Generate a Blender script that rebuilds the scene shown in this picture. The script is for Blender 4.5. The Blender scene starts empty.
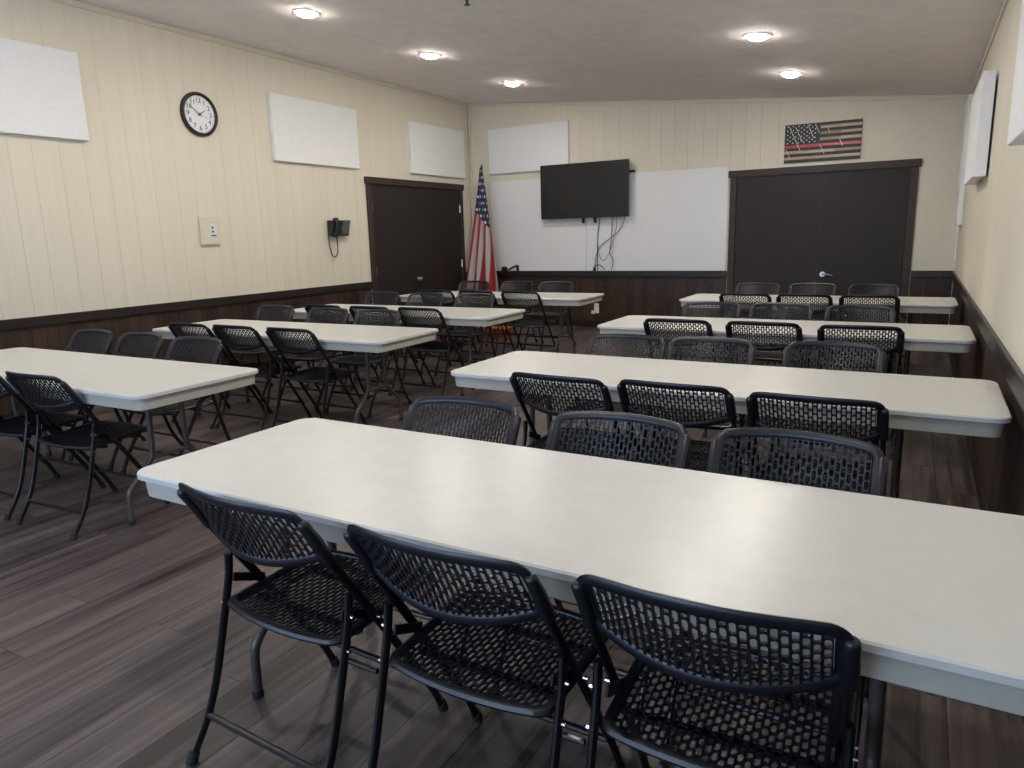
import bpy, bmesh, math, random
from mathutils import Vector, Matrix

# ------------------------------------------------------------------ camera, world, window light, exposure
scn = bpy.context.scene
C = scn.collection
random.seed(7)

XL, XR, YB, YF = -6.48, 0.375, 10.23, -2.2      # room: clock wall, opposite wall, television wall, rear wall
ZL, SL = 3.495, -0.0912                          # ceiling height on the clock wall and its fall per metre
def zc(x): return ZL + SL * (x - XL)
HR = 0.86                                        # top of the chair rail

cam = bpy.data.cameras.new('camera'); cam.sensor_width = 36.0; cam.lens = 715.56 * 36 / 1024
cam.clip_start = 0.02
co = bpy.data.objects.new('camera', cam); C.objects.link(co)
yaw, pit, rol = map(math.radians, (-29.56926, -11.72863, -1.58852))
fw = Vector((math.sin(yaw) * math.cos(pit), math.cos(yaw) * math.cos(pit), math.sin(pit)))
rt = Vector((math.cos(yaw), -math.sin(yaw), 0)); up = rt.cross(fw)
r2 = rt * math.cos(rol) + up * math.sin(rol); u2 = -rt * math.sin(rol) + up * math.cos(rol)
m = Matrix((r2, u2, -fw)).transposed().to_4x4(); m.translation = (0, 0, 1.42107)
co.matrix_world = m
scn.camera = co

w = bpy.data.worlds.new('overcast_sky'); scn.world = w; w.use_nodes = True
bg = w.node_tree.nodes['Background']; bg.inputs[0].default_value = (0.52, 0.70, 1.0, 1); bg.inputs[1].default_value = 8.8

WIN = [(-5.4, -3.3), (-2.6, -0.5)]               # window openings in the rear wall (x ranges)
WZ0, WZ1 = 0.85, 2.35
for a, b in WIN:                                 # sampling portals in the two window openings
    l = bpy.data.lights.new('window_portal', 'AREA'); l.shape = 'RECTANGLE'; l.size = b - a; l.size_y = WZ1 - WZ0
    l.cycles.is_portal = True
    o = bpy.data.objects.new('window_portal', l); C.objects.link(o)
    o.location = ((a + b) / 2, YF - 0.06, (WZ0 + WZ1) / 2); o.rotation_euler = (math.radians(90), 0, 0)

LAMP_W = 5.0                                    # watts of each ceiling downlight
vs = scn.view_settings
vs.view_transform = 'Standard'; vs.look = 'None'; vs.gamma = 1.0; vs.use_curve_mapping = False
vs.exposure = 0.0

# ------------------------------------------------------------------ materials
def new_mat(name):
    mt = bpy.data.materials.new(name); mt.use_nodes = True
    nt = mt.node_tree; b = nt.nodes['Principled BSDF']
    return mt, nt, b
def N(nt, t, **k):
    n = nt.nodes.new(t)
    for a, v in k.items(): setattr(n, a, v)
    return n
def plain(name, col, rough=0.5, metal=0.0, var=0.06, scale=30.0, bump=0.0, bscale=200.0, spec=0.5, coat=0.0):
    """colour with a little procedural mottling and fine relief"""
    mt, nt, b = new_mat(name)
    tc = N(nt, 'ShaderNodeTexCoord'); no = N(nt, 'ShaderNodeTexNoise')
    no.inputs['Scale'].default_value = scale; no.inputs['Detail'].default_value = 3
    nt.links.new(tc.outputs['Object'], no.inputs['Vector'])
    rp = N(nt, 'ShaderNodeValToRGB'); rp.color_ramp.elements[0].position = 0.3; rp.color_ramp.elements[1].position = 0.7
    rp.color_ramp.elements[0].color = tuple(c * (1 - var) for c in col) + (1,)
    rp.color_ramp.elements[1].color = tuple(min(1, c * (1 + var)) for c in col) + (1,)
    nt.links.new(no.outputs['Fac'], rp.inputs['Fac']); nt.links.new(rp.outputs['Color'], b.inputs['Base Color'])
    b.inputs['Roughness'].default_value = rough; b.inputs['Metallic'].default_value = metal
    b.inputs['Specular IOR Level'].default_value = spec; b.inputs['Coat Weight'].default_value = coat
    if bump:
        n2 = N(nt, 'ShaderNodeTexNoise'); n2.inputs['Scale'].default_value = bscale; n2.inputs['Detail'].default_value = 2
        nt.links.new(tc.outputs['Object'], n2.inputs['Vector'])
        bp = N(nt, 'ShaderNodeBump'); bp.inputs['Strength'].default_value = bump; bp.inputs['Distance'].default_value = 0.004
        nt.links.new(n2.outputs['Fac'], bp.inputs['Height']); nt.links.new(bp.outputs['Normal'], b.inputs['Normal'])
    return mt
def wood(name, dark, light, rough, stretch, scale, rnd=0.25, bump=0.15, streak=0.5, spec=0.5, ramp=(0.33, 0.68)):
    """streaky grain along the axis given by a small stretch value, each board its own tone"""
    mt, nt, b = new_mat(name)
    tc = N(nt, 'ShaderNodeTexCoord'); oi = N(nt, 'ShaderNodeObjectInfo')
    ad = N(nt, 'ShaderNodeVectorMath', operation='ADD')
    cm = N(nt, 'ShaderNodeCombineXYZ')
    ml = N(nt, 'ShaderNodeMath', operation='MULTIPLY'); ml.inputs[1].default_value = 37.0
    nt.links.new(oi.outputs['Random'], ml.inputs[0])
    for i in range(3): nt.links.new(ml.outputs[0], cm.inputs[i])
    nt.links.new(tc.outputs['Object'], ad.inputs[0]); nt.links.new(cm.outputs[0], ad.inputs[1])
    mp = N(nt, 'ShaderNodeMapping'); mp.inputs['Scale'].default_value = stretch
    nt.links.new(ad.outputs[0], mp.inputs['Vector'])
    no = N(nt, 'ShaderNodeTexNoise'); no.inputs['Scale'].default_value = scale; no.inputs['Detail'].default_value = 6
    no.inputs['Roughness'].default_value = 0.62
    nt.links.new(mp.outputs[0], no.inputs['Vector'])
    n2 = N(nt, 'ShaderNodeTexNoise'); n2.inputs['Scale'].default_value = scale * 0.28; n2.inputs['Detail'].default_value = 2
    nt.links.new(mp.outputs[0], n2.inputs['Vector'])
    mx = N(nt, 'ShaderNodeMath', operation='MULTIPLY_ADD'); mx.inputs[1].default_value = streak
    nt.links.new(n2.outputs['Fac'], mx.inputs[0])
    m3 = N(nt, 'ShaderNodeMath', operation='MULTIPLY'); m3.inputs[1].default_value = 1 - streak
    nt.links.new(no.outputs['Fac'], m3.inputs[0]); nt.links.new(m3.outputs[0], mx.inputs[2])
    m4 = N(nt, 'ShaderNodeMath', operation='MULTIPLY_ADD'); m4.inputs[1].default_value = rnd
    sb = N(nt, 'ShaderNodeMath', operation='SUBTRACT'); sb.inputs[1].default_value = 0.5
    nt.links.new(oi.outputs['Random'], sb.inputs[0]); nt.links.new(sb.outputs[0], m4.inputs[0]); nt.links.new(mx.outputs[0], m4.inputs[2])
    rp = N(nt, 'ShaderNodeValToRGB'); rp.color_ramp.elements[0].position = ramp[0]; rp.color_ramp.elements[1].position = ramp[1]
    rp.color_ramp.elements[0].color = dark + (1,); rp.color_ramp.elements[1].color = light + (1,)
    nt.links.new(m4.outputs[0], rp.inputs['Fac']); nt.links.new(rp.outputs['Color'], b.inputs['Base Color'])
    b.inputs['Roughness'].default_value = rough; b.inputs['Specular IOR Level'].default_value = spec
    bp = N(nt, 'ShaderNodeBump'); bp.inputs['Strength'].default_value = bump; bp.inputs['Distance'].default_value = 0.002
    nt.links.new(no.outputs['Fac'], bp.inputs['Height']); nt.links.new(bp.outputs['Normal'], b.inputs['Normal'])
    return mt
def emit(name, col, s):
    mt, nt, b = new_mat(name)
    b.inputs['Base Color'].default_value = col + (1,); b.inputs['Emission Color'].default_value = col + (1,)
    b.inputs['Emission Strength'].default_value = s
    return mt

MAT = dict(
    cream=wood('cream_wall_panelling', (0.72, 0.67, 0.545), (0.77, 0.72, 0.595), 0.55, (9, 9, 0.25), 5.0, rnd=0.10, bump=0.06, streak=0.5, spec=0.3),
    creamtrim=plain('cream_painted_trim', (0.70, 0.64, 0.515), 0.5, var=0.03),
    wainscot=wood('dark_wainscot_boards', (0.014, 0.0075, 0.0055), (0.066, 0.033, 0.022), 0.5, (14, 14, 0.5), 4.0, rnd=0.2),
    rail=wood('dark_stained_rail', (0.012, 0.008, 0.0075), (0.026, 0.017, 0.015), 0.40, (1, 1, 14), 4.0, rnd=0.05),
    door=wood('dark_brown_door_veneer', (0.0135, 0.0078, 0.0072), (0.020, 0.0115, 0.0105), 0.6, (10, 10, 0.4), 5.0, rnd=0.1, bump=0.04),
    casing=wood('brown_door_casing', (0.028, 0.0145, 0.011), (0.050, 0.027, 0.021), 0.55, (10, 10, 0.5), 4.0, rnd=0.1),
    floor=wood('grey_brown_vinyl_planks', (0.025, 0.0172, 0.0168), (0.155, 0.118, 0.111), 0.42, (14, 0.5, 4), 2.4, rnd=0.08, bump=0.10, streak=0.45, spec=0.4, ramp=(0.37, 0.64)),
    ceiling=plain('textured_ceiling_paint', (0.87, 0.81, 0.79), 0.85, var=0.04, scale=6, bump=0.5, bscale=55),
    panel=plain('white_acoustic_fabric', (0.84, 0.84, 0.845), 0.9, var=0.02, bump=0.2, bscale=600),
    board=plain('white_marker_board', (0.80, 0.80, 0.81), 0.32, var=0.01),
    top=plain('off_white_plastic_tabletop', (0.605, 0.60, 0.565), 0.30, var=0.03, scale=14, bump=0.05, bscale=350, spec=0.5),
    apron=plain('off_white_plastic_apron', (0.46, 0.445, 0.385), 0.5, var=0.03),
    legmetal=plain('brown_grey_leg_enamel', (0.085, 0.078, 0.072), 0.35, metal=0.3),
    chair=plain('black_chair_plastic', (0.0060, 0.0075, 0.0135), 0.36, var=0.1, bump=0.1, bscale=500),
    steel=plain('black_enamelled_steel', (0.006, 0.0063, 0.0085), 0.28, var=0.1),
    bolt=plain('bright_zinc_bolt', (0.45, 0.45, 0.48), 0.25, metal=1.0),
    rubber=plain('black_rubber', (0.012, 0.012, 0.012), 0.8),
    nickel=plain('brushed_nickel', (0.62, 0.59, 0.55), 0.28, metal=1.0),
    screen=plain('black_glass_screen', (0.006, 0.005, 0.007), 0.22, var=0.02),
    blackplastic=plain('matt_black_plastic', (0.014, 0.014, 0.016), 0.45),
    darkgrey=plain('dark_grey_plastic', (0.05, 0.052, 0.055), 0.4),
    phonescreen=plain('grey_green_lcd', (0.12, 0.14, 0.13), 0.2),
    whiteplastic=plain('white_plastic', (0.75, 0.75, 0.73), 0.4, var=0.02),
    creamplastic=plain('cream_plastic', (0.72, 0.67, 0.54), 0.45, var=0.02),
    clockface=plain('white_clock_dial', (0.80, 0.82, 0.84), 0.4, var=0.01),
    ink=plain('black_ink', (0.02, 0.02, 0.025), 0.5),
    gold=plain('gilt_metal', (0.55, 0.38, 0.14), 0.3, metal=1.0),
    pole=plain('dark_flag_pole_wood', (0.06, 0.03, 0.015), 0.35),
    orange=plain('orange_plastic', (0.36, 0.10, 0.025), 0.45),
    artblack=plain('charred_black_wood', (0.008, 0.007, 0.007), 0.5, var=0.3, scale=60),
    artred=plain('red_stained_wood', (0.48, 0.012, 0.02), 0.28, var=0.25, scale=40),
    artwood=wood('pale_varnished_wood', (0.28, 0.19, 0.125), (0.60, 0.47, 0.36), 0.5, (0.5, 14, 14), 5.0, rnd=0.5),
    artwhite=plain('white_art_mark', (0.72, 0.70, 0.68), 0.3),  # white of the stars and the diagonal streaks on the wooden flag
    lens=emit('lit_downlight_lens', (1.0, 0.93, 0.84), 125.0),
    trimwhite=plain('white_downlight_trim', (0.80, 0.79, 0.76), 0.5, var=0.01),
)

def flag_material():
    """printed stars and stripes laid out on the cloth's own UV map"""
    mt, nt, b = new_mat('stars_and_stripes_cloth')
    uv = N(nt, 'ShaderNodeUVMap'); uv.uv_map = 'UVMap'
    sp = N(nt, 'ShaderNodeSeparateXYZ'); nt.links.new(uv.outputs[0], sp.inputs[0])
    def mth(op, a, c=None, d=None):
        n = N(nt, 'ShaderNodeMath', operation=op)
        for i, v in enumerate((a, c, d)):
            if v is None: continue
            if isinstance(v, (int, float)): n.inputs[i].default_value = v
            else: nt.links.new(v, n.inputs[i])
        return n.outputs[0]
    U, V = sp.outputs[0], sp.outputs[1]
    st = mth('FRACT', mth('MULTIPLY_ADD', U, 2.6, 0.12))                      # red / white stripe pairs
    red = mth('LESS_THAN', st, 0.5)
    # canton: upper part of the drape, its lower edge sloping
    can = mth('LESS_THAN', V, mth('MULTIPLY_ADD', U, 0.12, 0.34))
    # star dots on a staggered grid
    gy = mth('MULTIPLY', V, 20.0); row = mth('FLOOR', gy)
    off = mth('MULTIPLY', mth('FRACT', mth('MULTIPLY', row, 0.5)), 1.0)
    gx = mth('ADD', mth('MULTIPLY', U, 4.0), off)
    fx = mth('SUBTRACT', mth('FRACT', gx), 0.5); fy = mth('SUBTRACT', mth('FRACT', gy), 0.5)
    star = mth('LESS_THAN', mth('ADD', mth('MULTIPLY', mth('MULTIPLY', fx, fx), 1.0), mth('MULTIPLY', fy, fy)), 0.05)
    def mixc(f, a, c):
        n = N(nt, 'ShaderNodeMix', data_type='RGBA'); nt.links.new(f, n.inputs[0])
        for i, v in ((6, a), (7, c)):
            if isinstance(v, tuple): n.inputs[i].default_value = v
            else: nt.links.new(v, n.inputs[i])
        return n.outputs[2]
    stripes = mixc(red, (0.47, 0.43, 0.42, 1), (0.36, 0.008, 0.02, 1))
    cant = mixc(star, (0.016, 0.016, 0.070, 1), (0.58, 0.58, 0.62, 1))
    nt.links.new(mixc(can, stripes, cant), b.inputs['Base Color'])
    b.inputs['Roughness'].default_value = 0.7; b.inputs['Sheen Weight'].default_value = 0.2
    return mt
MAT['flag'] = flag_material()

# ------------------------------------------------------------------ mesh helpers
class MB:
    def __init__(s): s.v = []; s.f = []
    def box(s, x0, x1, y0, y1, z0, z1):
        n = len(s.v)
        s.v += [(x, y, z) for z in (z0, z1) for y in (y0, y1) for x in (x0, x1)]
        s.f += [tuple(n + i for i in q) for q in ((0, 2, 3, 1), (4, 5, 7, 6), (0, 1, 5, 4), (2, 6, 7, 3), (0, 4, 6, 2), (1, 3, 7, 5))]
        return s
    def prism(s, poly, z0, z1):
        n = len(s.v); k = len(poly)
        s.v += [(x, y, z0) for x, y in poly] + [(x, y, z1) for x, y in poly]
        s.f.append(tuple(n + i for i in reversed(range(k)))); s.f.append(tuple(n + k + i for i in range(k)))
        for i in range(k):
            j = (i + 1) % k; s.f.append((n + i, n + j, n + k + j, n + k + i))
        return s
    def loft(s, rings, close=True, caps=True):
        n = len(s.v); k = len(rings[0])
        for r in rings: s.v += [tuple(p) for p in r]
        for a in range(len(rings) - 1):
            for i in range(k if close else k - 1):
                j = (i + 1) % k
                s.f.append((n + a * k + i, n + a * k + j, n + (a + 1) * k + j, n + (a + 1) * k + i))
        if caps and close:
            s.f.append(tuple(n + i for i in reversed(range(k)))); e = n + (len(rings) - 1) * k
            s.f.append(tuple(e + i for i in range(k)))
        return s
    def tube(s, pts, r, seg=8, closed=False, flat=None):
        """round tube along pts; flat=(ra, rb, ref) gives an oval section oriented by the ref vector"""
        P = [Vector(p) for p in pts]; rings = []
        nrm = None; k = len(P)
        for i, p in enumerate(P):
            if closed: t = (P[(i + 1) % k] - P[i - 1]).normalized()
            else: t = ((P[i + 1] if i < k - 1 else P[i]) - (P[i - 1] if i else P[i])).normalized()
            if flat:
                ref = Vector(flat[2]); a = (ref - t * ref.dot(t)).normalized()
            elif nrm is None:
                a = t.orthogonal().normalized()
            else: a = (nrm - t * nrm.dot(t)).normalized()
            nrm = a; b = t.cross(a)
            ra, rb = (flat[0], flat[1]) if flat else ((r[i], r[i]) if isinstance(r, (list, tuple)) else (r, r))
            rings.append([p + a * math.cos(q) * ra + b * math.sin(q) * rb for q in (2 * math.pi * j / seg for j in range(seg))])
        if closed:
            rings.append(rings[0]); s.loft(rings, True, False)
        else: s.loft(rings)
        return s
    def disc(s, c, r, z0, z1, seg=32):
        return s.prism([(c[0] + r * math.cos(2 * math.pi * i / seg), c[1] + r * math.sin(2 * math.pi * i / seg)) for i in range(seg)], z0, z1)
    def lathe(s, prof, seg=32):
        """profile (r, z) closed ring around z"""
        n = len(s.v); k = len(prof)
        for i in range(seg):
            a = 2 * math.pi * i / seg
            s.v += [(r * math.cos(a), r * math.sin(a), z) for r, z in prof]
        for i in range(seg):
            j = (i + 1) % seg
            for q in range(k):
                p = (q + 1) % k
                s.f.append((n + i * k + q, n + j * k + q, n + j * k + p, n + i * k + p))
        return s
    def mesh(s, name, mat, smooth=False, bevel=0.0, bseg=2, weld=False):
        me = bpy.data.meshes.new(name); me.from_pydata(s.v, [], s.f); me.update()
        bm = bmesh.new(); bm.from_mesh(me)
        if weld: bmesh.ops.remove_doubles(bm, verts=bm.verts, dist=1e-5)
        bmesh.ops.recalc_face_normals(bm, faces=bm.faces)
        if bevel:
            es = [e for e in bm.edges if len(e.link_faces) == 2 and e.calc_face_angle(0) > 0.6]
            bmesh.ops.bevel(bm, geom=es, offset=bevel, segments=bseg, profile=0.5, affect='EDGES', clamp_overlap=True)
        bm.to_mesh(me); bm.free()
        me.materials.append(MAT[mat])
        if smooth:
            me.polygons.foreach_set('use_smooth', [True] * len(me.polygons))
            try: me.set_sharp_from_angle(angle=math.radians(40))
            except Exception: pass
        return me
    def build(s, name, mat, parent=None, smooth=False, bevel=0.0, bseg=2, weld=False):
        return link(name, s.mesh(name, mat, smooth, bevel, bseg, weld), parent)
def link(name, me, parent=None):
    o = bpy.data.objects.new(name, me); C.objects.link(o); o.parent = parent
    return o
def tag(o, label=None, cat=None, group=None, kind=None):
    if label: o['label'] = label
    if cat: o['category'] = cat
    if group: o['group'] = group
    if kind: o['kind'] = kind
    return o
def thing(name, label, cat, loc=(0, 0, 0), rz=0.0, group=None, mat=None):
    o = bpy.data.objects.new(name, None); C.objects.link(o); o.empty_display_size = 0.1
    if mat is not None:
        mm = mat.copy(); mm.translation = loc; o.matrix_world = mm
    else:
        o.location = loc; o.rotation_euler = (0, 0, rz)
    return tag(o, label, cat, group)
KIDS = {}
def copy_tree(o, parent=None):
    kids = [c for c in bpy.data.objects if c.parent == o] if o.name not in KIDS else KIDS[o.name]
    KIDS[o.name] = kids
    c = o.copy(); C.objects.link(c); c.parent = parent
    for ch in kids: copy_tree(ch, c)
    return c
def smooth_path(pts, n=6):
    P = [Vector(p) for p in pts]; out = []
    for i in range(len(P) - 1):
        p0 = P[max(i - 1, 0)]; p1 = P[i]; p2 = P[i + 1]; p3 = P[min(i + 2, len(P) - 1)]
        for j in range(n):
            t = j / n
            out.append(0.5 * ((2 * p1) + (p2 - p0) * t + (2 * p0 - 5 * p1 + 4 * p2 - p3) * t * t + (3 * p1 - p0 - 3 * p2 + p3) * t ** 3))
    out.append(P[-1]); return out
# wall frames: local x to the right, y up, z out of the wall into the room
MLEFT = Matrix(((0, 0, 1, 0), (1, 0, 0, 0), (0, 1, 0, 0), (0, 0, 0, 1)))
MBACK = Matrix(((1, 0, 0, 0), (0, 0, -1, 0), (0, 1, 0, 0), (0, 0, 0, 1)))
MRIGHT = Matrix(((0, 0, -1, 0), (-1, 0, 0, 0), (0, 1, 0, 0), (0, 0, 0, 1)))
def onwall(name, label, cat, side, a, z, group=None):
    e = .0015; loc = {'l': (XL + e, a, z), 'b': (a, YB - e, z), 'r': (XR - e, a, z)}[side]
    return thing(name, label, cat, loc, group=group, mat={'l': MLEFT, 'b': MBACK, 'r': MRIGHT}[side])

# ------------------------------------------------------------------ the room
T = 0.12; BT = 0.006                                      # wall thickness, board thickness
fl = MB().box(XL - T, XR + T, YF - T, YB + T, -0.15, -0.006)
fl.box(XL - T, XR + T, YF - T, 0.3, -0.006, 0.0)
FLOOR = tag(fl.build('floor', 'floor'), kind='structure')
ncol = 34; pw = (XR - XL) / ncol; gap = 0.0008
pm = {}
for i in range(ncol):
    x0 = XL + i * pw
    y = 0.3; first = True
    L0 = random.uniform(0.3, 1.22)
    while y < YB - 0.01:
        ln = L0 if first else 1.22
        first = False
        y1 = min(y + ln, YB); k = round(y1 - y, 4)
        if k not in pm:
            pm[k] = MB().box(gap, pw - gap, gap, k - gap, -0.006, 0.0).mesh('plank', 'floor')
        o = link('plank', pm[k], FLOOR); o.location = (x0, y, 0); y = y1
ce = MB()
xa, xb = XL - T, XR + T
n = 0
ce.v = [(x, y, zc(x) + dz) for dz in (0, 0.1) for y in (YF - T, YB + T) for x in (xa, xb)]
ce.f = [(0, 2, 3, 1), (4, 5, 7, 6), (0, 1, 5, 4), (2, 6, 7, 3), (0, 4, 6, 2), (1, 3, 7, 5)]
tag(ce.build('ceiling', 'ceiling'), kind='structure')

D1 = (7.62, 9.955)                                        # double door on the clock wall (along y)
D2 = (-2.32, -0.075)                                      # double door on the television wall (along x)
wl = tag(MB().box(XL - T, XL - BT, YF - T, YB + T, 0, ZL + 0.08).build('wall_left', 'creamtrim'), kind='structure')
wr = tag(MB().box(XR + BT, XR + T, YF - T, YB + T, 0, zc(XR) + 0.08).build('wall_right', 'creamtrim'), kind='structure')
bw = MB(); bw.prism([(XL, 0), (XR, 0), (XR, zc(XR) + .05), (XL, zc(XL) + .05)], -T, -BT)
wb = bw.build('wall_back', 'creamtrim'); mm = MBACK.copy(); mm.translation = (0, YB, 0); wb.matrix_world = mm
tag(wb, kind='structure')
rw = MB()                                                 # rear wall with two window openings
xs = [XL - T] + [x for ab in WIN for x in ab] + [XR + T]
for i in range(0, len(xs) - 1):
    a, b = xs[i], xs[i + 1]
    if i % 2 == 0: rw.box(a, b, YF - T, YF, 0, 3.6)
    else: rw.box(a, b, YF - T, YF, 0, WZ0).box(a, b, YF - T, YF, WZ1, 3.6)
tag(rw.build('wall_rear', 'creamtrim'), kind='structure')
for i, (a, b) in enumerate(WIN):
    f = MB(); t = 0.05
    f.box(a, b, YF - .10, YF - .04, WZ0, WZ0 + t).box(a, b, YF - .10, YF - .04, WZ1 - t, WZ1)
    f.box(a, a + t, YF - .10, YF - .04, WZ0 + t, WZ1 - t).box(b - t, b, YF - .10, YF - .04, WZ0 + t, WZ1 - t)
    f.box((a + b) / 2 - .02, (a + b) / 2 + .02, YF - .10, YF - .04, WZ0 + t, WZ1 - t)
    tag(f.build('window_%d' % (i + 1), 'whiteplastic'), kind='structure')

def cuts(a0, a1, pitch, jitter=0.0):
    out = [a0]
    while out[-1] + pitch * 1.4 < a1: out.append(out[-1] + pitch * (1 + random.uniform(-jitter, jitter)))
    return out + [a1]
def spans(a0, a1, pitch, hole=None, jitter=0.0):
    if not hole: e = cuts(a0, a1, pitch, jitter); return [(a, b, False) for a, b in zip(e, e[1:])]
    r = [(a, b, False) for a, b in zip(*(lambda e: (e, e[1:]))(cuts(a0, hole[0], pitch, jitter)))]
    r += [(a, b, True) for a, b in zip(*(lambda e: (e, e[1:]))(cuts(hole[0], hole[1], pitch, jitter)))]
    r += [(a, b, False) for a, b in zip(*(lambda e: (e, e[1:]))(cuts(hole[1], a1, pitch, jitter)))]
    return r
g = 0.0007
# panel boards above the rail and wainscot boards below it, each a piece of its wall
for a, b, h in spans(YF, YB, 0.203, D1, 0.25):
    MB().box(XL - BT, XL, a + g, b - g, 2.2 if h else HR - 0.02, ZL + 0.01).build('wall_board', 'cream', wl)
for a, b, h in spans(YF, YB, 0.15, D1, 0.3):
    if not h: MB().box(XL - BT, XL, a + g, b - g, 0, HR - 0.02).build('wainscot_board', 'wainscot', wl)
for a, b, h in spans(YF, YB, 0.203, None, 0.25):
    MB().box(XR, XR + BT, a + g, b - g, HR - 0.02, zc(XR) + 0.01).build('wall_board', 'cream', wr)
for a, b, h in spans(YF, YB, 0.15, None, 0.3):
    MB().box(XR, XR + BT, a + g, b - g, 0, HR - 0.02).build('wainscot_board', 'wainscot', wr)
for a, b, h in spans(XL, XR, 0.203, D2, 0.12):
    p = MB(); g = .0012; z0 = 2.15 if h else HR - 0.02
    p.prism([(a + g, z0), (b - g, z0), (b - g, zc(b) + .01), (a + g, zc(a) + .01)], -BT, 0)
    p.build('wall_board', 'cream', wb)
for a, b, h in spans(XL, XR, 0.15, D2, 0.3):
    if not h:
        MB().prism([(a + g, 0), (b - g, 0), (b - g, HR - .02), (a + g, HR - .02)], -BT, 0).build('wainscot_board', 'wainscot', wb)
# chair rails, crown strips, corner strip
tn = [0]
def trim(m, mat, bevel=0.004):
    tn[0] += 1
    return tag(m.build('trim_%d' % tn[0], mat, bevel=bevel), kind='structure')
RZ0, RT = HR - 0.085, 0.022
trim(MB().box(XL, XL + RT, YF, D1[0], RZ0, HR), 'rail'); trim(MB().box(XL, XL + RT, D1[1], YB, RZ0, HR), 'rail')
trim(MB().box(XR - RT, XR, YF, YB, RZ0, HR), 'rail')
trim(MB().box(XL + RT, D2[0], YB - RT - .02, YB, RZ0, HR), 'rail'); trim(MB().box(D2[1], XR - RT, YB - RT, YB, RZ0, HR), 'rail')
trim(MB().box(XL, XL + .014, YF, YB, ZL - .055, ZL - .004), 'creamtrim', .003)
trim(MB().box(XR - .014, XR, YF, YB, zc(XR) - .055, zc(XR) - .004), 'creamtrim', .003)
cb = MB(); cb.prism([(XL + .014, zc(XL) - .055), (XR - .014, zc(XR) - .055), (XR - .014, zc(XR) - .004), (XL + .014, zc(XL) - .004)], 0, .014)
o = trim(cb, 'creamtrim', .003); mm = MBACK.copy(); mm.translation = (0, YB, 0); o.matrix_world = mm
trim(MB().box(XL + RT, XL + .05, YB - .03, YB, HR, ZL - .06), 'creamtrim', .006)
tag(MB().box(XL + .01, D2[0], YB - .012, YB, 0, .10).build('baseboard_back', 'rail', bevel=.003), kind='structure')
tag(MB().box(XL, XL + .012, 0, D1[0], 0, .10).build('baseboard_left', 'rail', bevel=.003), kind='structure')
tag(MB().box(XR - .012, XR, 0, YB - .05, 0, .10).build('baseboard_right', 'rail', bevel=.003), kind='structure')

def double_door(name, side, a0, a1, top, split, handle, hinges=True):
    """double door in wall coordinates: casing, wide head board, two leaves, hinges and a handle"""
    c = (a0 + a1) / 2; w = (a1 - a0) / 2
    root = bpy.data.objects.new(name, None); C.objects.link(root)
    mm = {'l': MLEFT, 'b': MBACK}[side].copy(); mm.translation = (XL, c, 0) if side == 'l' else (c, YB, 0); root.matrix_world = mm
    tag(root, kind='structure')
    cw = 0.085
    MB().box(-w + .012, -w + .012 + cw, 0, top - .09, 0, .032).build('casing', 'casing', root, bevel=.004)
    MB().box(w - .012 - cw, w - .012, 0, top - .09, 0, .032).build('casing', 'casing', root, bevel=.004)
    MB().box(-w - .012, w + .012, top - .09, top, 0, .045).build('head_casing', 'casing', root, bevel=.005)
    s = split - c
    l1 = MB().box(-w + .012 + cw + .003, s - .002, .008, top - .093, 0, .014).build('door_leaf', 'door', root, bevel=.002)
    l2 = MB().box(s + .002, w - .012 - cw - .003, .008, top - .093, 0, .014).build('door_leaf', 'door', root, bevel=.002)
    if hinges:
        for lf, hx in ((l1, -w + .012 + cw), (l2, w - .012 - cw)):
            for hz in (.25, 1.0, top - .38):
                MB().tube([(hx, hz - .06, .02), (hx, hz + .06, .02)], .011, 8).build('hinge', 'nickel', lf, smooth=True)
    hx, hz = handle[0] - c, handle[1]
    lf = l2 if hx > s else l1
    if handle[2] == 'knob':
        k = MB(); k.tube([(hx, hz, .014), (hx, hz, .022)], .032, 20); k.tube([(hx, hz, .022), (hx, hz, .05)], .012, 12)
        k.tube([(hx, hz, .045), (hx, hz, .052), (hx, hz, .066), (hx, hz, .078), (hx, hz, .082)], [.016, .026, .031, .024, .010], 20)
    else:
        k = MB(); k.tube([(hx, hz, .014), (hx, hz, .024)], .034, 20); k.tube([(hx, hz, .024), (hx, hz, .06)], .012, 12)
        k.tube(smooth_path([(hx, hz, .058), (hx + .03, hz + .004, .062), (hx + .08, hz - .004, .060), (hx + .125, hz - .012, .052)], 4), .011, 10)
    k.build('handle', 'nickel', lf, smooth=True)
    return root
double_door('door_1', 'l', D1[0], D1[1], 2.235, 8.735, (8.67, .83, 'knob'))
double_door('door_2', 'b', D2[0], D2[1], 2.19, -1.165, (-1.09, .815, 'lever'), hinges=False)

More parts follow.
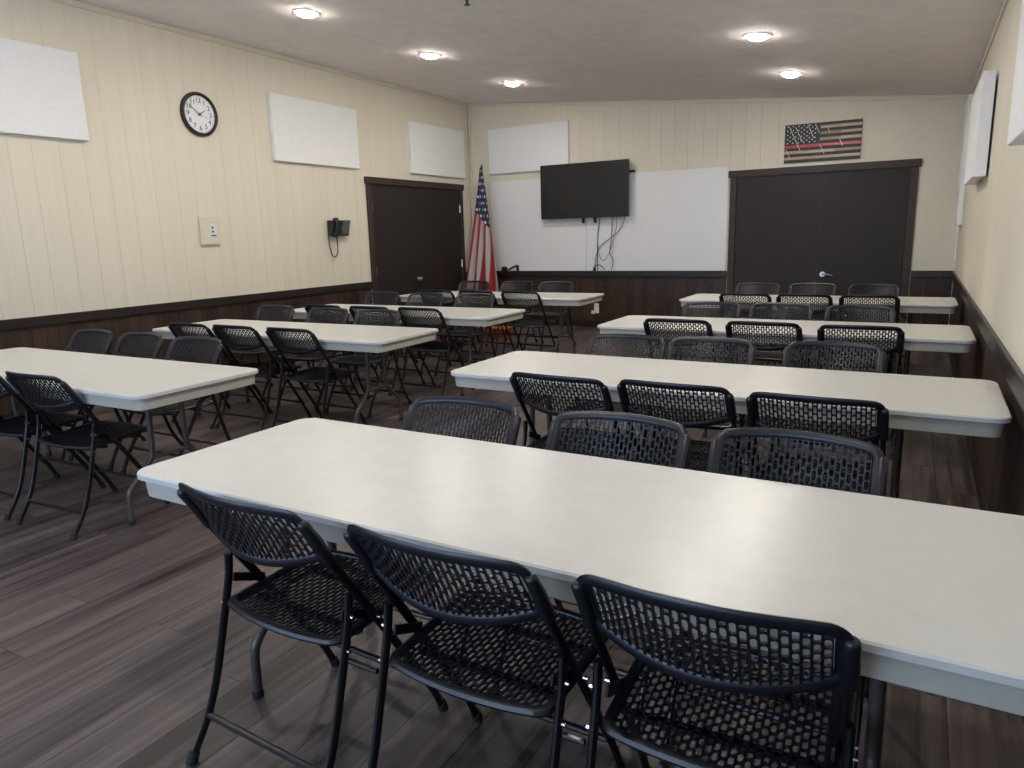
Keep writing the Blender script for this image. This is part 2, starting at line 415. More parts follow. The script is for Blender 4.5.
# ------------------------------------------------------------------ tables
def rrect(x0, x1, y0, y1, r, seg=5):
    p = []
    for cx, cy, a in ((x1 - r, y0 + r, -90), (x1 - r, y1 - r, 0), (x0 + r, y1 - r, 90), (x0 + r, y0 + r, 180)):
        for i in range(seg + 1):
            t = math.radians(a + 90 * i / seg); p.append((cx + r * math.cos(t), cy + r * math.sin(t)))
    return p
TL, TW, TH = 2.44, 0.755, 0.735
def make_table():
    root = thing('folding_table', 'x', 'table')
    hx, hy = TL / 2, TW / 2
    t = MB(); rings = []
    for ins, z in ((.006, TH - .022), (0, TH - .019), (0, TH - .0045), (.0045, TH)):
        rings.append([(x, y, z) for x, y in rrect(-hx + ins, hx - ins, -hy + ins, hy - ins, .065 - ins)])
    t.loft(rings); t.build('tabletop', 'top', root, smooth=True)
    a = MB(); rings = []
    for ins, z in ((.022, TH - .078), (.018, TH - .022)):
        rings.append([(x, y, z) for x, y in rrect(-hx + ins, hx - ins, -hy + ins, hy - ins, .05)])
    inner = [[(x, y, z) for x, y in rrect(-hx + ins, hx - ins, -hy + ins, hy - ins, .045)] for ins, z in ((.028, TH - .022), (.032, TH - .078))]
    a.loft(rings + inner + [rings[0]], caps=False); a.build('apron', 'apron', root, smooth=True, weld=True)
    lm = {}
    for s in (-1, 1):
        pts = smooth_path([(0, s * .095, TH - .03), (0, s * .10, .5), (0, s * .105, .36), (0, s * .125, .30), (0, s * .235, .20), (0, s * .262, .155), (0, s * .266, .08), (0, s * .268, .012)], 4)
        lm[s] = MB().tube(pts, .0155, 10).mesh('leg', 'legmetal', smooth=True)
        lm[s, 'c'] = MB().tube([(0, s * .268, 0), (0, s * .268, .022)], .0185, 10).mesh('foot_cap', 'rubber', smooth=True)
    brc = MB().tube([(0, -.118, .315), (0, .118, .315)], .010, 8).mesh('leg_crossbar', 'legmetal', smooth=True)
    for e in (-1, 1):
        x = e * (hx - .355)
        for s in (-1, 1):
            l = link('leg', lm[s], root); l.location = (x, 0, 0)
            link('foot_cap', lm[s, 'c'], l)
        b = link('leg_crossbar', brc, root); b.location = (x, 0, 0)
        MB().tube([(x, -.098, .545), (x, .098, .545)], .008, 8).build('leg_crossbar', 'legmetal', root, smooth=True)
        MB().tube([(x, 0, .545), (x - e * .22, 0, TH - .03)], .007, 8).build('folding_brace', 'legmetal', root, smooth=True)
        MB().box(x - .03, x + .03, -.15, .15, TH - .045, TH - .021).build('leg_bracket', 'legmetal', root, bevel=.004)
    return root
ORD = {1: 'first', 2: 'second', 3: 'third', 4: 'fourth'}
ptable = make_table()
# near end corner on the aisle or wall side: x of the side toward the opposite wall, y of the front edge, turn in degrees
TABLES = {('R', 4): (0.345, 1.232, -0.6), ('R', 3): (0.335, 2.995, -0.5), ('R', 2): (0.335, 5.000, 0.0), ('R', 1): (0.325, 7.190, 0.0),
          ('L', 4): (-3.120, 1.968, 0.6), ('L', 3): (-3.150, 3.750, 1.0), ('L', 2): (-3.185, 5.215, 0.6), ('L', 1): (-3.130, 7.040, 0.8)}
for i, ((side, row), (x1, y0, a)) in enumerate(TABLES.items()):
    t = ptable if i == 0 else copy_tree(ptable)
    a = math.radians(a); c, s = math.cos(a), math.sin(a)
    hx, hy = -TL / 2, TW / 2
    t.location = (x1 + hx * c - hy * s, y0 + hx * s + hy * c, 0); t.rotation_euler = (0, 0, a)
    wh = 'on the clock side of the room' if side == 'L' else 'on the side opposite the clock'
    tag(t, 'long off-white folding table %s, %s row from the television' % (wh, ORD[row]), 'table', 'folding tables in two columns')

# ------------------------------------------------------------------ chairs
def perf(m, cols, rows, fn, th, hw=0.60, hh=0.80):
    """perforated sheet over the unit square; fn(u, v) -> (point, normal); staggered slots are real openings"""
    for i in range(cols):
        u0, u1 = i / cols, (i + 1) / cols
        cells = [(j / rows, (j + 1) / rows) for j in range(rows)] if i % 2 == 0 else \
            [(0, .5 / rows)] + [((j + .5) / rows, (j + 1.5) / rows) for j in range(rows - 1)] + [(1 - .5 / rows, 1)]
        for v0, v1 in cells:
            uc, vc = (u0 + u1) / 2, (v0 + v1) / 2; du, dv = (u1 - u0) / 2, (v1 - v0) / 2
            k = .5
            out = [(-k, -1), (k, -1), (1, -k), (1, k), (k, 1), (-k, 1), (-1, k), (-1, -k)]
            # corners are added to the outer ring through the diagonal quads
            co_ = {1: (1, -1), 3: (1, 1), 5: (-1, 1), 7: (-1, -1)}
            half = dv < .4 / rows
            a, b = hw, (hh if not half else hh * .62)
            inn = [(-.45 * a, -b), (.45 * a, -b), (a, -b + .30 * a), (a, b - .30 * a), (.45 * a, b), (-.45 * a, b), (-a, b - .30 * a), (-a, -b + .30 * a)]
            n0 = len(m.v)
            for sgn in (1, -1):
                for (p, q) in out + inn + [co_[1], co_[3], co_[5], co_[7]]:
                    P, nn = fn(uc + p * du, vc + q * dv); m.v.append(tuple(P + nn * (sgn * th / 2)))
            for sgn, of in ((1, 0), (-1, 20)):
                for e in range(8):
                    f = (e + 1) % 8
                    o1, o2, i1, i2 = n0 + of + e, n0 + of + f, n0 + of + 8 + e, n0 + of + 8 + f
                    if e in co_:
                        cn = n0 + of + 16 + (1, 3, 5, 7).index(e); q = (o1, cn, o2, i2, i1)
                    else: q = (o1, o2, i2, i1)
                    m.f.append(q if sgn > 0 else q[::-1])
            for e in range(8):
                f = (e + 1) % 8
                m.f.append((n0 + 8 + e, n0 + 8 + f, n0 + 28 + f, n0 + 28 + e))
    return m
POST = [(.006, .780), (.036, .735), (.072, .670), (.132, .575), (.215, .447), (.33, .265), (.43, .105), (.475, .012)]
def post_y(z):
    for (a, za), (b, zb) in zip(POST, POST[1:]):
        if zb <= z <= za: return a + (b - a) * (za - z) / (za - zb)
    return 0.006 - (z - .78) * .55
PX, BH = .231, .238                                   # post half spacing, backrest half width
def back_pt(u, v):
    s = 2 * u - 1; k = 1 - s * s
    zb, zt = .672 - .052 * k, .808 + .010 * k - .010 * abs(s) ** 8
    z = zb + (zt - zb) * v
    zz = .668 + (.806 - .668) * v
    return Vector((s * BH, post_y(zz) - .052 * k + .012, z))
def seat_pt(u, v):
    s = 2 * u - 1; k = 1 - s * s
    y0 = .088 - .034 * k ** .8; y1 = .455 + .030 * k
    y = y0 + (y1 - y0) * v
    hw = .222 - .006 * abs(2 * v - 1) ** 8
    return Vector((s * hw, y, .425 + .018 * v - .012 * k * math.sin(math.pi * v) - .012 * max(0, v - .9) / .1))
def with_n(pt, u0, u1, v0, v1, flip):
    def fn(a, b):
        u, v = u0 + (u1 - u0) * a, v0 + (v1 - v0) * b; e = 1e-3
        P = pt(u, v); n = (pt(u + e, v) - pt(u - e, v)).cross(pt(u, v + e) - pt(u, v - e)).normalized()
        return P, (-n if flip else n)
    return fn
def border(pt, u0, u1, v0, v1, rc, n=14):
    """closed outline of a parameter rectangle with rounded corners"""
    out = []
    ru, rv = rc
    for cx, cy, a in ((u1 - ru, v0 + rv, -90), (u1 - ru, v1 - rv, 0), (u0 + ru, v1 - rv, 90), (u0 + ru, v0 + rv, 180)):
        for i in range(6):
            t = math.radians(a + 90 * i / 5); out.append((cx + ru * math.cos(t), cy + rv * math.sin(t)))
    res = []
    for (a, b), (c, d) in zip(out, out[1:] + out[:1]):
        k = max(1, int(max(abs(c - a), abs(d - b)) * n))
        for j in range(k): res.append(pt(a + (c - a) * j / k, b + (d - b) * j / k))
    return res
def make_chair():
    root = thing('folding_chair', 'x', 'chair')
    b = perf(MB(), 26, 5, with_n(back_pt, .07, .93, .11, .91, True), .005, .70, .84).build('backrest', 'chair', root, weld=True)
    rim = MB().tube(border(back_pt, .035, .965, .065, .965, (.05, .15), 20), 0, 8, True, (.0075, .0150, (0, 1, .4)))
    rim.build('backrest_rim', 'chair', b, smooth=True)
    s = perf(MB(), 26, 12, with_n(seat_pt, .05, .95, .05, .95, False), .005, .70, .84).build('seat', 'chair', root, weld=True)
    MB().tube(border(seat_pt, .025, .975, .03, .97, (.05, .05), 18), 0, 8, True, (.011, .014, (0, 0, 1))).build('seat_rim', 'chair', s, smooth=True)
    for yy, zz in ((.19, .408), (.37, .416)):
        MB().box(-.20, .20, yy - .012, yy + .012, zz - .012, zz).build('seat_rib', 'steel', s, bevel=.003)
    post = smooth_path([(0, y, z) for y, z in POST], 3)
    pm_ = MB().tube(post, 0, 10, False, (.0095, .0125, (1, 0, 0))).mesh('front_leg', 'steel', smooth=True)
    sl = MB().tube([(0, post_y(z) - .001, z) for z in (.788, .785, .778, .735, .668, .660)], [.005, .011, .0145, .0155, .0155, .0135], 12).mesh('post_sleeve', 'chair', smooth=True)
    cap = MB().tube([(0, .4798, 0), (0, .468, .030)], .0155, 10).mesh('foot_cap', 'rubber', smooth=True)
    rl = smooth_path([(0, .125, .553), (0, .118, .492), (0, .098, .41), (0, .048, .224), (0, .006, .116), (0, -.060, .012)], 4)
    rm = MB().tube(rl, 0, 10, False, (.0100, .0125, (1, 0, 0))).mesh('rear_leg', 'steel', smooth=True)
    cap2 = MB().tube([(0, -.066, 0), (0, -.051, .030)], .0155, 10).mesh('foot_cap', 'rubber', smooth=True)
    bl = MB().tube([(-.006, 0, 0), (.006, 0, 0)], .005, 8).mesh('bolt', 'bolt', smooth=True)
    lk = MB().prism([(.112, .480), (.118, .504), (.222, .460), (.214, .436)], -.004, .004)
    lk.v = [(z, x, y) for x, y, z in lk.v]; lkm = lk.mesh('hinge_link', 'steel', bevel=.002)
    for sx in (-1, 1):
        p = link('front_leg', pm_, root); p.location = (sx * PX, 0, 0)
        link('foot_cap', cap, p); link('post_sleeve', sl, p)
        q = link('rear_leg', rm, root); q.location = (sx * (PX + .006), 0, 0)
        link('foot_cap', cap2, q)
        for yy, zz in ((.118, .494), (.098, .410)):
            k = link('bolt', bl, q); k.location = (sx * .011, yy, zz)
        h = link('hinge_link', lkm, root); h.location = (sx * (PX - .017), 0, 0)
        k = link('bolt', bl, h); k.location = (sx * .034, .214, .449)
    MB().tube([(-PX, .003, .112), (PX, .003, .112)], .0095, 8).build('rear_crossbar', 'steel', root, smooth=True)
    MB().tube([(-PX, .395, .160), (PX, .395, .160)], .0095, 8).build('front_crossbar', 'steel', root, smooth=True)
    return root
pchair = make_chair()
# measured top centre of each backrest; seats listed from the clock wall towards the opposite wall
CH = {('R', 4, 'n'): [(-1.445, 1.13), (-.84, 1.12), (-.28, 1.14)], ('R', 4, 'f'): [(-1.46, 2.20), (-.84, 2.20), (-.28, 2.20)],
      ('R', 3, 'n'): [(-1.37, 2.81), (-.85, 2.84), (-.30, 2.80)], ('R', 3, 'f'): [(-1.495, 4.05), (-1.00, 4.08), (-.36, 4.11)],
      ('R', 2, 'n'): [(-1.48, 5.01), (-.89, 5.02), (-.29, 4.95)], ('R', 2, 'f'): [(-1.515, 6.17), (-.96, 6.22), (-.37, 6.16)],
      ('R', 1, 'n'): [(-1.46, 7.22), (-.92, 7.23), (-.37, 7.25)], ('R', 1, 'f'): [(-1.58, 8.55), (-1.00, 8.55), (-.39, 8.50)],
      ('L', 4, 'n'): [(-4.48, 1.90), (-3.875, 1.91)], ('L', 4, 'f'): [(-5.31, 3.08), (-4.75, 3.09), (-4.13, 3.07)],
      ('L', 3, 'n'): [(-5.10, 3.72), (-4.525, 3.69), (-3.95, 3.70)], ('L', 3, 'f'): [(-5.42, 4.95), (-4.67, 4.88), (-4.09, 4.88)],
      ('L', 2, 'n'): [(-5.24, 5.39), (-4.63, 5.38), (-4.05, 5.40)], ('L', 2, 'f'): [(-5.45, 6.60), (-4.82, 6.60), (-4.15, 6.57)],
      ('L', 1, 'n'): [(-5.10, 7.17), (-4.54, 7.19), (-3.96, 7.21)], ('L', 1, 'f'): [(-5.38, 8.50), (-4.71, 8.53), (-4.11, 8.48)]}
TURN = {('R', 4, 'n', 0): -3.0, ('R', 4, 'n', 1): -1.0, ('R', 4, 'n', 2): 2.0, ('R', 3, 'n', 0): -3.0, ('L', 4, 'n', 1): 2.0}
fst = True; R1N = []
for (side, row, ft), lst in CH.items():
    for i, (x, y) in enumerate(lst):
        c = pchair if fst else copy_tree(pchair); fst = False
        k = i + (3 - len(lst))
        seat = ('wall seat', 'middle seat', 'aisle seat')[k if side == 'L' else 2 - k]
        rz = math.radians(TURN.get((side, row, ft, i), random.uniform(-1.5, 1.5))) + (0 if ft == 'n' else math.pi)
        x, y = x * .988, y * .988
        if ft == 'n': yo = y; y = min(y, TABLES[side, row][1] + (x - TABLES[side, row][0]) * math.sin(math.radians(TABLES[side, row][2])) - .088); x *= y / yo
        c.location = (x, y, 0); c.rotation_euler = (0, 0, rz)
        lab = 'black folding chair %s the television, %s, %s, %s row from television' % (
            'facing' if ft == 'n' else 'turned from', seat, 'clock-side table' if side == 'L' else 'table opposite clock', ORD[row])
        tag(c, lab, 'chair', 'black folding chairs around the tables')
        if (side, row, ft) == ('R', 4, 'n'): R1N.append(c)

for a, b in zip(R1N, R1N[1:]):                        # rods that gang the three chairs seen from behind
    gapx = (b.location.x - a.location.x) - 2 * PX - .036
    MB().tube([(PX + .018, .098, .385), (PX + .018 + gapx - .006, .098, .385)], .007, 8).build('linking_rod', 'steel', a, smooth=True)
# ------------------------------------------------------------------ on the walls
def wall_panel(side, a0, a1, z0, z1, th, label, off=0.0):
    t = onwall('acoustic_panel', label, 'acoustic panel', side, (a0 + a1) / 2, (z0 + z1) / 2, 'white acoustic panels')
    hx, hz = (a1 - a0) / 2, (z1 - z0) / 2
    MB().box(-hx, hx, -hz, hz, off, off + th).build('fabric_panel', 'panel', t, bevel=.006)
    if off:
        for sx in (-1, 1):
            for sz in (-1, 1):
                MB().box(sx * (hx - .08) - .03, sx * (hx - .08) + .03, sz * (hz - .08) - .02, sz * (hz - .08) + .02, 0, off).build('standoff_bracket', 'blackplastic', t)
    return t
wall_panel('l', 2.53, 3.945, 2.333, 3.055, .05, 'white acoustic panel beside the clock, on the side away from the doors')
wall_panel('l', 6.065, 7.49, 2.322, 3.05, .05, 'white acoustic panel between the clock and the brown double doors')
wall_panel('l', 8.61, 10.01, 2.333, 3.045, .05, 'white acoustic panel right above the brown double doors near the flag')
wall_panel('b', -6.09, -4.70, 2.38, 3.065, .05, 'white acoustic panel above the whiteboard, beside the television')
wall_panel('r', 2.45, 3.87, 1.74, 2.46, .07, 'white acoustic panel opposite the clock, farthest from the television wall', .012)
wall_panel('r', 6.12, 7.40, 1.735, 2.43, .078, 'thick white acoustic panel standing off its wall with a dark gap', .013)
wall_panel('r', 9.30, 10.02, 1.40, 2.74, .05, 'tall narrow white acoustic panel in the corner beside the brown doors')

wbd = onwall('whiteboard', 'wide plain whiteboard of two sheets behind the television', 'whiteboard', 'b', -4.215, HR)
MB().box(-1.875, -.215, 0, 1.405, 0, .014).build('board_sheet', 'board', wbd, bevel=.002)
MB().box(-.212, 1.875, 0, 1.395, 0, .014).build('board_sheet', 'board', wbd, bevel=.002)

tv = onwall('television', 'large black flat television mounted over the whiteboard', 'television', 'b', -4.425, 2.045)
tz = .10; hw, hh = .707, .398
MB().box(-hw, hw, -hh, hh, tz, tz + .035).build('housing', 'blackplastic', tv, bevel=.006)
MB().box(-hw + .008, hw - .008, -hh + .016, hh - .008, tz + .0345, tz + .037).build('screen', 'screen', tv)
MB().box(-.30, .30, -.2, .2, .014, .03).build('wall_mount', 'blackplastic', tv, bevel=.003)
MB().box(.30, hw + .06, .22, .25, .016, .035).build('mount_rail', 'blackplastic', tv, bevel=.003)
for sx in (-.03, .16): MB().box(sx - .011, sx + .011, -hh - .075, .3, .03, tz).build('mount_arm', 'blackplastic', tv, bevel=.003)

def cable(pts, label, r=.006):
    P = [(x, YB - d, z) for x, z, d in pts]
    tag(MB().tube(smooth_path(P, 6), r, 6).build('cable', 'blackplastic', smooth=True), label, 'cable', 'cables hanging below the television')
def bx(px): return -4.44 + (px - 586) / 57.6           # along the television wall, from the cable spacing seen there
def zz(py): return HR + (270 - py) / 65.5
def pc(pts, d=.03): return [(bx(a), zz(b), d) for a, b in pts]
cable(pc([(600, 214), (599.5, 222), (598, 232), (597.5, 245), (597.5, 258), (597.5, 269.2)], .03), 'black cable hanging straight from television to the ledge')
cable(pc([(623.5, 214), (622, 222), (617, 232), (609, 239), (600, 247), (596, 258), (595.5, 269)], .045), 'black cable crossing diagonally below the television')
cable(pc([(611.5, 214), (611.5, 225), (611, 238), (609.5, 252), (612.5, 260), (611, 269.2)], .06), 'black cable with a kink hanging to the ledge')
cable(pc([(615.5, 214), (616, 227), (613, 240), (609, 253), (604, 260), (600, 254), (599, 244)], .075), 'thin black cable sagging in a short loop', .004)
tag(MB().tube(smooth_path([(bx(593.5), YB - .036, HR + .012), (bx(595), YB - .034, HR + .07), (bx(599), YB - .034, HR + .09), (bx(603), YB - .036, HR + .05), (bx(604.5), YB - .037, HR + .012)], 6), .005, 6)
    .build('cable', 'blackplastic', smooth=True), 'coiled end of black cable resting on the ledge under the television', 'cable', 'cables hanging below the television')
ad = MB().box(bx(593), bx(595.5), YB - .024, YB - .004 - .012, HR, HR + .05)
tag(ad.build('power_adapter', 'blackplastic', bevel=.005), 'small black power adapter on the ledge beside the coiled cable', 'adapter')
er = thing('board_eraser', 'black board eraser lying on the ledge beside the flag', 'eraser', (-5.85, YB - .024, HR))
MB().box(-.07, .04, -.016, .006, 0, .045).build('felt', 'blackplastic', er, bevel=.004)
MB().box(-.06, .03, -.014, .004, .045, .07).build('grip', 'darkgrey', er, bevel=.004)
mk = thing('handset', 'black handset leaning on the ledge next to the eraser', 'handset', (-5.70, YB - .024, HR))
hm = MB().tube(smooth_path([(-.09, -.008, .018), (-.04, -.008, .042), (.02, -.008, .07), (.08, -.008, .085)], 4), [.015] * 13, 8); hm.build('grip', 'blackplastic', mk, smooth=True)
MB().box(.055, .10, -.016, .006, 0, .09).build('end_block', 'blackplastic', mk, bevel=.006)

# wall outlet on the wainscot
ol = onwall('wall_outlet', 'white electrical outlet low on the dark wainscot', 'outlet', 'b', -4.27, .29)
MB().box(-.04, .04, -.075, .075, 0, .008).build('cover_plate', 'whiteplastic', ol, bevel=.003)
for s in (-1, 1): MB().box(-.018, .018, s * .03 - .018, s * .03 + .018, .007, .011).build('socket', 'creamplastic', ol, bevel=.002)
MB().box(-.075, -.012, -.085, -.035, .011, .04).build('plug', 'whiteplastic', ol, bevel=.006)

# clock
ck = onwall('wall_clock', 'round black-rimmed wall clock with white dial and black numerals', 'clock', 'l', 5.14, 2.705)
R0 = .214
MB().lathe([(R0 - .033, .0), (R0, .0), (R0 + .001, .018), (R0 - .008, .036), (R0 - .020, .040), (R0 - .033, .030)], 48).build('rim', 'blackplastic', ck, smooth=True)
dial = MB().disc((0, 0), R0 - .031, .002, .014, 48).build('dial', 'clockface', ck)
def text_mesh(txt, size):
    cu = bpy.data.curves.new('numeral', 'FONT'); cu.body = txt; cu.size = size; cu.align_x = 'CENTER'; cu.align_y = 'CENTER'; cu.extrude = .0006
    o = bpy.data.objects.new('numeral', cu); C.objects.link(o)
    me = bpy.data.meshes.new_from_object(o.evaluated_get(bpy.context.evaluated_depsgraph_get()))
    bpy.data.objects.remove(o); bpy.data.curves.remove(cu)
    me.materials.clear(); me.materials.append(MAT['ink']); me.name = 'numeral'
    return me
for h in range(1, 13):
    a = math.radians(90 - 30 * h); o = link('numeral', text_mesh(str(h), .066), dial)
    o.location = (.133 * math.cos(a), .133 * math.sin(a), .0148)
tk = MB()
for i in range(60):
    a = math.radians(6 * i); r0, r1, w_ = (.166, .177, .0022) if i % 5 == 0 else (.170, .177, .0010)
    d = Vector((math.cos(a), math.sin(a))); q = Vector((-d.y, d.x)) * w_
    tk.prism([tuple(d * r0 - q), tuple(d * r1 - q), tuple(d * r1 + q), tuple(d * r0 + q)], .0142, .0150)
tag(tk.build('minute_marks', 'ink', dial), kind='stuff')
def hand(name, hours_deg, ln, wd, z):
    a = math.radians(90 - hours_deg); d = Vector((math.cos(a), math.sin(a))); q = Vector((-d.y, d.x)) * wd
    MB().prism([tuple(-d * .02 - q), tuple(d * ln - q * .5), tuple(d * ln + q * .5), tuple(-d * .02 + q)], z, z + .0015).build(name, 'ink', ck)
hand('hour_hand', 57, .085, .005, .017); hand('minute_hand', 305, .13, .0038, .020); hand('second_hand', 108, .13, .0014, .023)
MB().disc((0, 0), .009, .014, .026, 16).build('hub', 'ink', ck)

# intercom / thermostat plate
ic = onwall('wall_intercom', 'cream square wall plate with small buttons below the clock', 'wall plate', 'l', 5.11, 1.555)
MB().box(-.115, .115, -.145, .145, 0, .028).build('housing', 'creamplastic', ic, bevel=.008)
pnl = MB().box(-.01, .075, -.075, .065, .0275, .032).build('button_panel', 'whiteplastic', ic, bevel=.002)
for s in (.03, -.01): MB().box(.012, .034, s - .011, s + .011, .031, .037).build('button', 'darkgrey', pnl, bevel=.003)
MB().box(-.002, .062, -.058, -.045, .031, .035).build('slot', 'darkgrey', pnl)

# telephone
ph = onwall('wall_telephone', 'black desk telephone mounted on the wall beside the double doors', 'telephone', 'l', 6.985, 1.57)
MB().box(-.02, .15, -.135, -.03, 0, .012).build('wall_bracket', 'creamplastic', ph, bevel=.004)
def tilt_box(x0, x1, y0, y1, z00, z01, z10, z11):
    b = MB(); b.v = [(x0, y0, z00), (x1, y0, z00), (x1, y1, z10), (x0, y1, z10), (x0, y0, z01), (x1, y0, z01), (x1, y1, z11), (x0, y1, z11)]
    b.f = [(0, 3, 2, 1), (4, 5, 6, 7), (0, 1, 5, 4), (1, 2, 6, 5), (2, 3, 7, 6), (3, 0, 4, 7)]; return b
bd = tilt_box(-.14, .175, -.095, .095, .012, .075, .012, .12).build('phone_body', 'blackplastic', ph, bevel=.008)
tilt_box(.03, .165, -.075, .085, .074, .083, .115, .124).build('display', 'phonescreen', bd, bevel=.002)
for i in range(3):
    for j in range(4):
        x = -.045 + .024 * i; y = -.07 + .030 * j
        MB().box(x - .008, x + .008, y - .009, y + .009, .08 + .24 * (y + .095), .089 + .24 * (y + .095)).build('key', 'darkgrey', bd)
hs = MB().tube(smooth_path([(-.10, -.10, .10), (-.10, -.05, .125), (-.10, .05, .145), (-.10, .105, .135)], 5), .022, 10)
hso = hs.build('handset', 'blackplastic', ph, smooth=True)
for y, z in ((-.085, .10), (.095, .125)):
    MB().tube([(-.10, y, z - .025), (-.10, y, z + .02)], .032, 14).build('ear_cup', 'blackplastic', hso, smooth=True)
cp = smooth_path([(-.12, -.08, .06), (-.165, -.10, .05), (-.16, -.22, .045), (-.125, -.33, .045), (-.075, -.355, .045), (-.03, -.31, .045), (-.015, -.22, .045), (-.02, -.11, .045), (-.02, -.08, .05)], 6)
MB().tube(cp, .0075, 8).build('cord', 'blackplastic', ph, smooth=True)

# wooden flag art over the double doors
fa = onwall('wooden_flag', 'black and pale wooden flag with one red stripe above double doors', 'wall art', 'b', -1.185, 2.475)
W_, H_ = .45, .235; sh = 2 * H_ / 13
MB().box(-W_, W_, -H_, H_, 0, .014).build('backing', 'artblack', fa)
for i in range(13):
    y1 = H_ - i * sh; y0 = y1 - sh
    mt = 'artred' if i == 7 else ('artblack' if i % 2 == 0 else 'artwood')
    x0 = -W_ if i >= 7 else -W_ * .06
    nseg = 3 if i >= 7 else 2
    for k in range(nseg):
        xa = x0 + (W_ - x0) * k / nseg; xb_ = x0 + (W_ - x0) * (k + 1) / nseg
        MB().box(xa + .0008, xb_ - .0008, y0 + .0012, y1 - .0012, .014, .024 + random.uniform(-.002, .003)).build('stripe', mt, fa)
cn = MB().box(-W_, -W_ * .06 - .002, H_ - 7 * sh + .001, H_, .014, .026).build('canton', 'artblack', fa)
stm = MB(); p = []
for i in range(10):
    r = .0115 if i % 2 == 0 else .0048; a = math.radians(90 + 36 * i); p.append((r * math.cos(a), r * math.sin(a)))
stm.prism(p, .026, .0285); stmesh = stm.mesh('star', 'artwhite')
for rr in range(9):
    for cc in range(6 if rr % 2 == 0 else 5):
        o = link('star', stmesh, cn)
        o.location = (-W_ + .034 + (cc + (0 if rr % 2 == 0 else .5)) * .066, H_ - .022 - rr * .0255, 0)
for xs_, ln, yt in ((-.40, .34, .215), (-.32, .20, .20), (-.18, .19, .225), (-.08, .10, .20), (-.43, .13, -.06), (.06, .06, .16), (-.02, .12, -.04), (.20, .10, .02)):
    d = Vector((.42, -.9)).normalized(); q = Vector((d.y, -d.x)) * .0028; a = Vector((xs_, yt)); b = a + d * ln
    MB().prism([tuple(a - q), tuple(b - q), tuple(b + q), tuple(a + q)], .0285, .0298).build('diagonal_streak', 'artwhite', fa)  # thin pale diagonal streaks laid over the stripes and canton

# ------------------------------------------------------------------ standing flag
fg = thing('flag_on_pole', 'draped red white and blue flag on a pole in the corner', 'flag', (-6.03, 9.86, 0))
st = MB().lathe([(0.001, 0), (.16, 0), (.16, .02), (.12, .035), (.05, .06), (.03, .10), (.001, .10)], 28); st.build('stand', 'gold', fg, smooth=True)
MB().tube([(0, 0, .06), (0, 0, 2.40)], .014, 10).build('pole', 'pole', fg, smooth=True)
MB().tube([(0, 0, 2.39), (0, 0, 2.41), (0, 0, 2.43), (0, 0, 2.48), (0, 0, 2.51)], [.016, .022, .014, .018, .003], 12).build('finial', 'pole', fg, smooth=True)
def flag_cloth():
    nu, nv = 96, 40; V = []; F = []; UV = []
    for j in range(nv + 1):
        v = j / nv; z = 2.46 - v * 1.92
        wl_ = -.02 - .36 * v ** 1.1; wr_ = .02 + .27 * v ** .85
        for i in range(nu + 1):
            u = i / nu
            x = wl_ + (wr_ - wl_) * u
            amp = .012 + .055 * v
            ph_ = u * 2 * math.pi * 3.2 + .6 * math.sin(3 * v)
            y = -.02 - amp * (.55 + .45 * math.sin(ph_)) - .03 * v * math.sin(math.pi * u)
            x += .018 * v * math.sin(ph_ * 1.0 + 1.2)
            zz_ = z + (.16 * v * (1 - u) * .5 if v > .98 else 0) - .04 * v * u
            V.append((x, y, zz_)); UV.append((u * .8 + max(0, u - .25) * .5 + (v - .35) * .45 * min(1, u * 2.2), v))
    for j in range(nv):
        for i in range(nu):
            a = j * (nu + 1) + i; F.append((a, a + nu + 1, a + nu + 2, a + 1))
    me = bpy.data.meshes.new('cloth'); me.from_pydata(V, [], F); me.update()
    uvl = me.uv_layers.new(name='UVMap')
    for lp in me.loops: uvl.data[lp.index].uv = UV[lp.vertex_index]
    me.polygons.foreach_set('use_smooth', [True] * len(me.polygons)); me.materials.append(MAT['flag'])
    o = link('cloth', me, fg); md = o.modifiers.new('thickness', 'SOLIDIFY'); md.thickness = .003
    return o
flag_cloth()

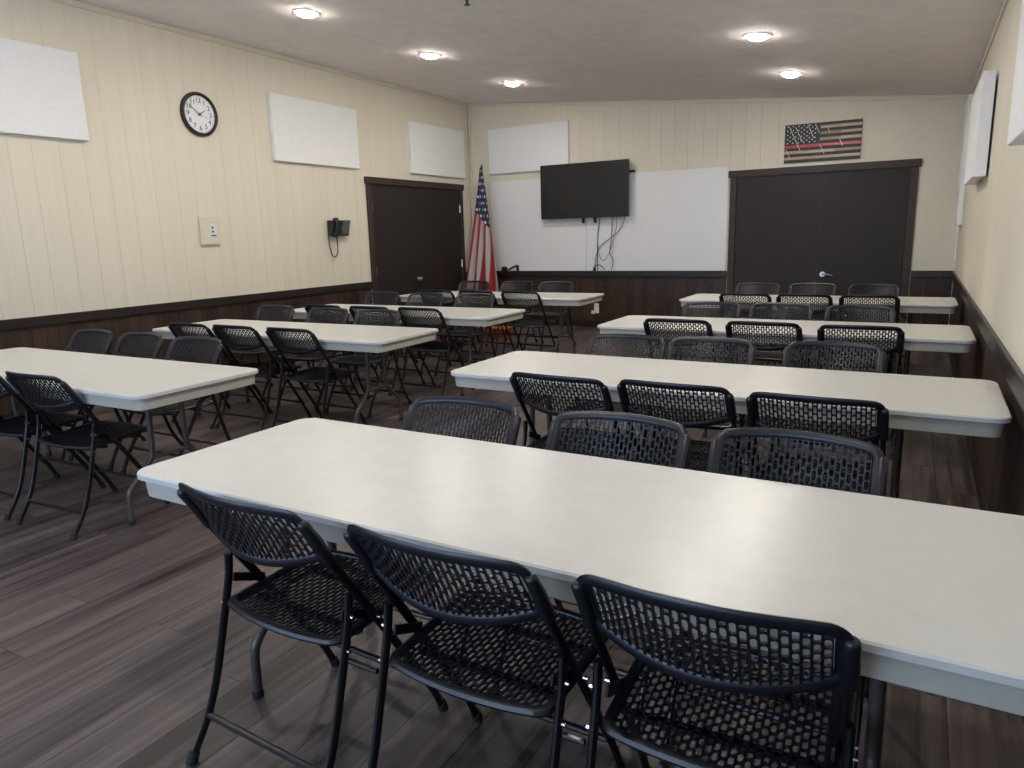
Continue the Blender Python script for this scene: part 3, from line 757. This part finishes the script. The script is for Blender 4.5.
# orange container half hidden among the chair legs
oc = thing('storage_tote', 'low orange storage tote on the floor behind chair legs, before the flag', 'tote', (-5.25, 8.78, 0))
def ring(h, hx, hy): return [(x, y, h) for x, y in rrect(-hx, hx, -hy, hy, .04, 3)]
tb = MB().loft([ring(0, .23, .11), ring(.12, .25, .125), ring(.12, .242, .117), ring(.01, .222, .102)]); tb.build('tub', 'orange', oc, smooth=True)
MB().loft([ring(.1205, .26, .135), ring(.138, .26, .135), ring(.144, .245, .12)]).build('lid', 'orange', oc, smooth=True)

# ------------------------------------------------------------------ ceiling fittings
aw = math.atan(-SL)
dl = None
for x in (-4.72, -1.34):
    for k in range(-2, 5):
        y = 4.945 + 1.797 * (k - 0) if k <= 2 else None
        if y is None: continue
        if dl is None:
            dl = thing('ceiling_downlight', 'round white recessed downlight glowing in the sloped ceiling', 'ceiling light', group='recessed ceiling downlights')
            MB().lathe([(.090, -.002), (.118, -.001), (.117, -.006), (.106, -.011), (.090, -.009)], 32).build('trim_ring', 'trimwhite', dl, smooth=True)
            MB().tube([(0, 0, -.003), (0, 0, -.014), (0, 0, -.028), (0, 0, -.038), (0, 0, -.042)], [.090, .088, .074, .048, .012], 28).build('lens', 'lens', dl, smooth=True)
            t = dl
        else: t = copy_tree(dl)
        tag(t, 'round recessed downlight, row %s the clock wall, %s from the television wall' % ('nearer' if x < -3 else 'farther from', ('first', 'second', 'third', 'fourth', 'fifth')[2 - k]))
        t.location = (x, y, zc(x)); t.rotation_euler = (0, aw, 0)
        la = bpy.data.lights.new('downlight_lamp', 'AREA'); la.shape = 'DISK'; la.size = .16; la.energy = LAMP_W; la.color = (1.0, .94, .86)
        lo = bpy.data.objects.new('downlight_lamp', la); C.objects.link(lo); lo.parent = t; lo.location = (0, 0, -.047)
sp = thing('ceiling_sprinkler', 'small dark sprinkler head hanging from the ceiling between the downlight rows', 'sprinkler', (-3.13, 4.99, zc(-3.13)))
MB().tube([(0, 0, .004), (0, 0, -.008)], .045, 20).build('escutcheon', 'nickel', sp, smooth=True)
MB().tube([(0, 0, -.008), (0, 0, -.05)], [.014, .010], 10).build('stem', 'darkgrey', sp, smooth=True)
MB().disc((0, 0), .024, -.054, -.050, 16).build('deflector', 'darkgrey', sp)
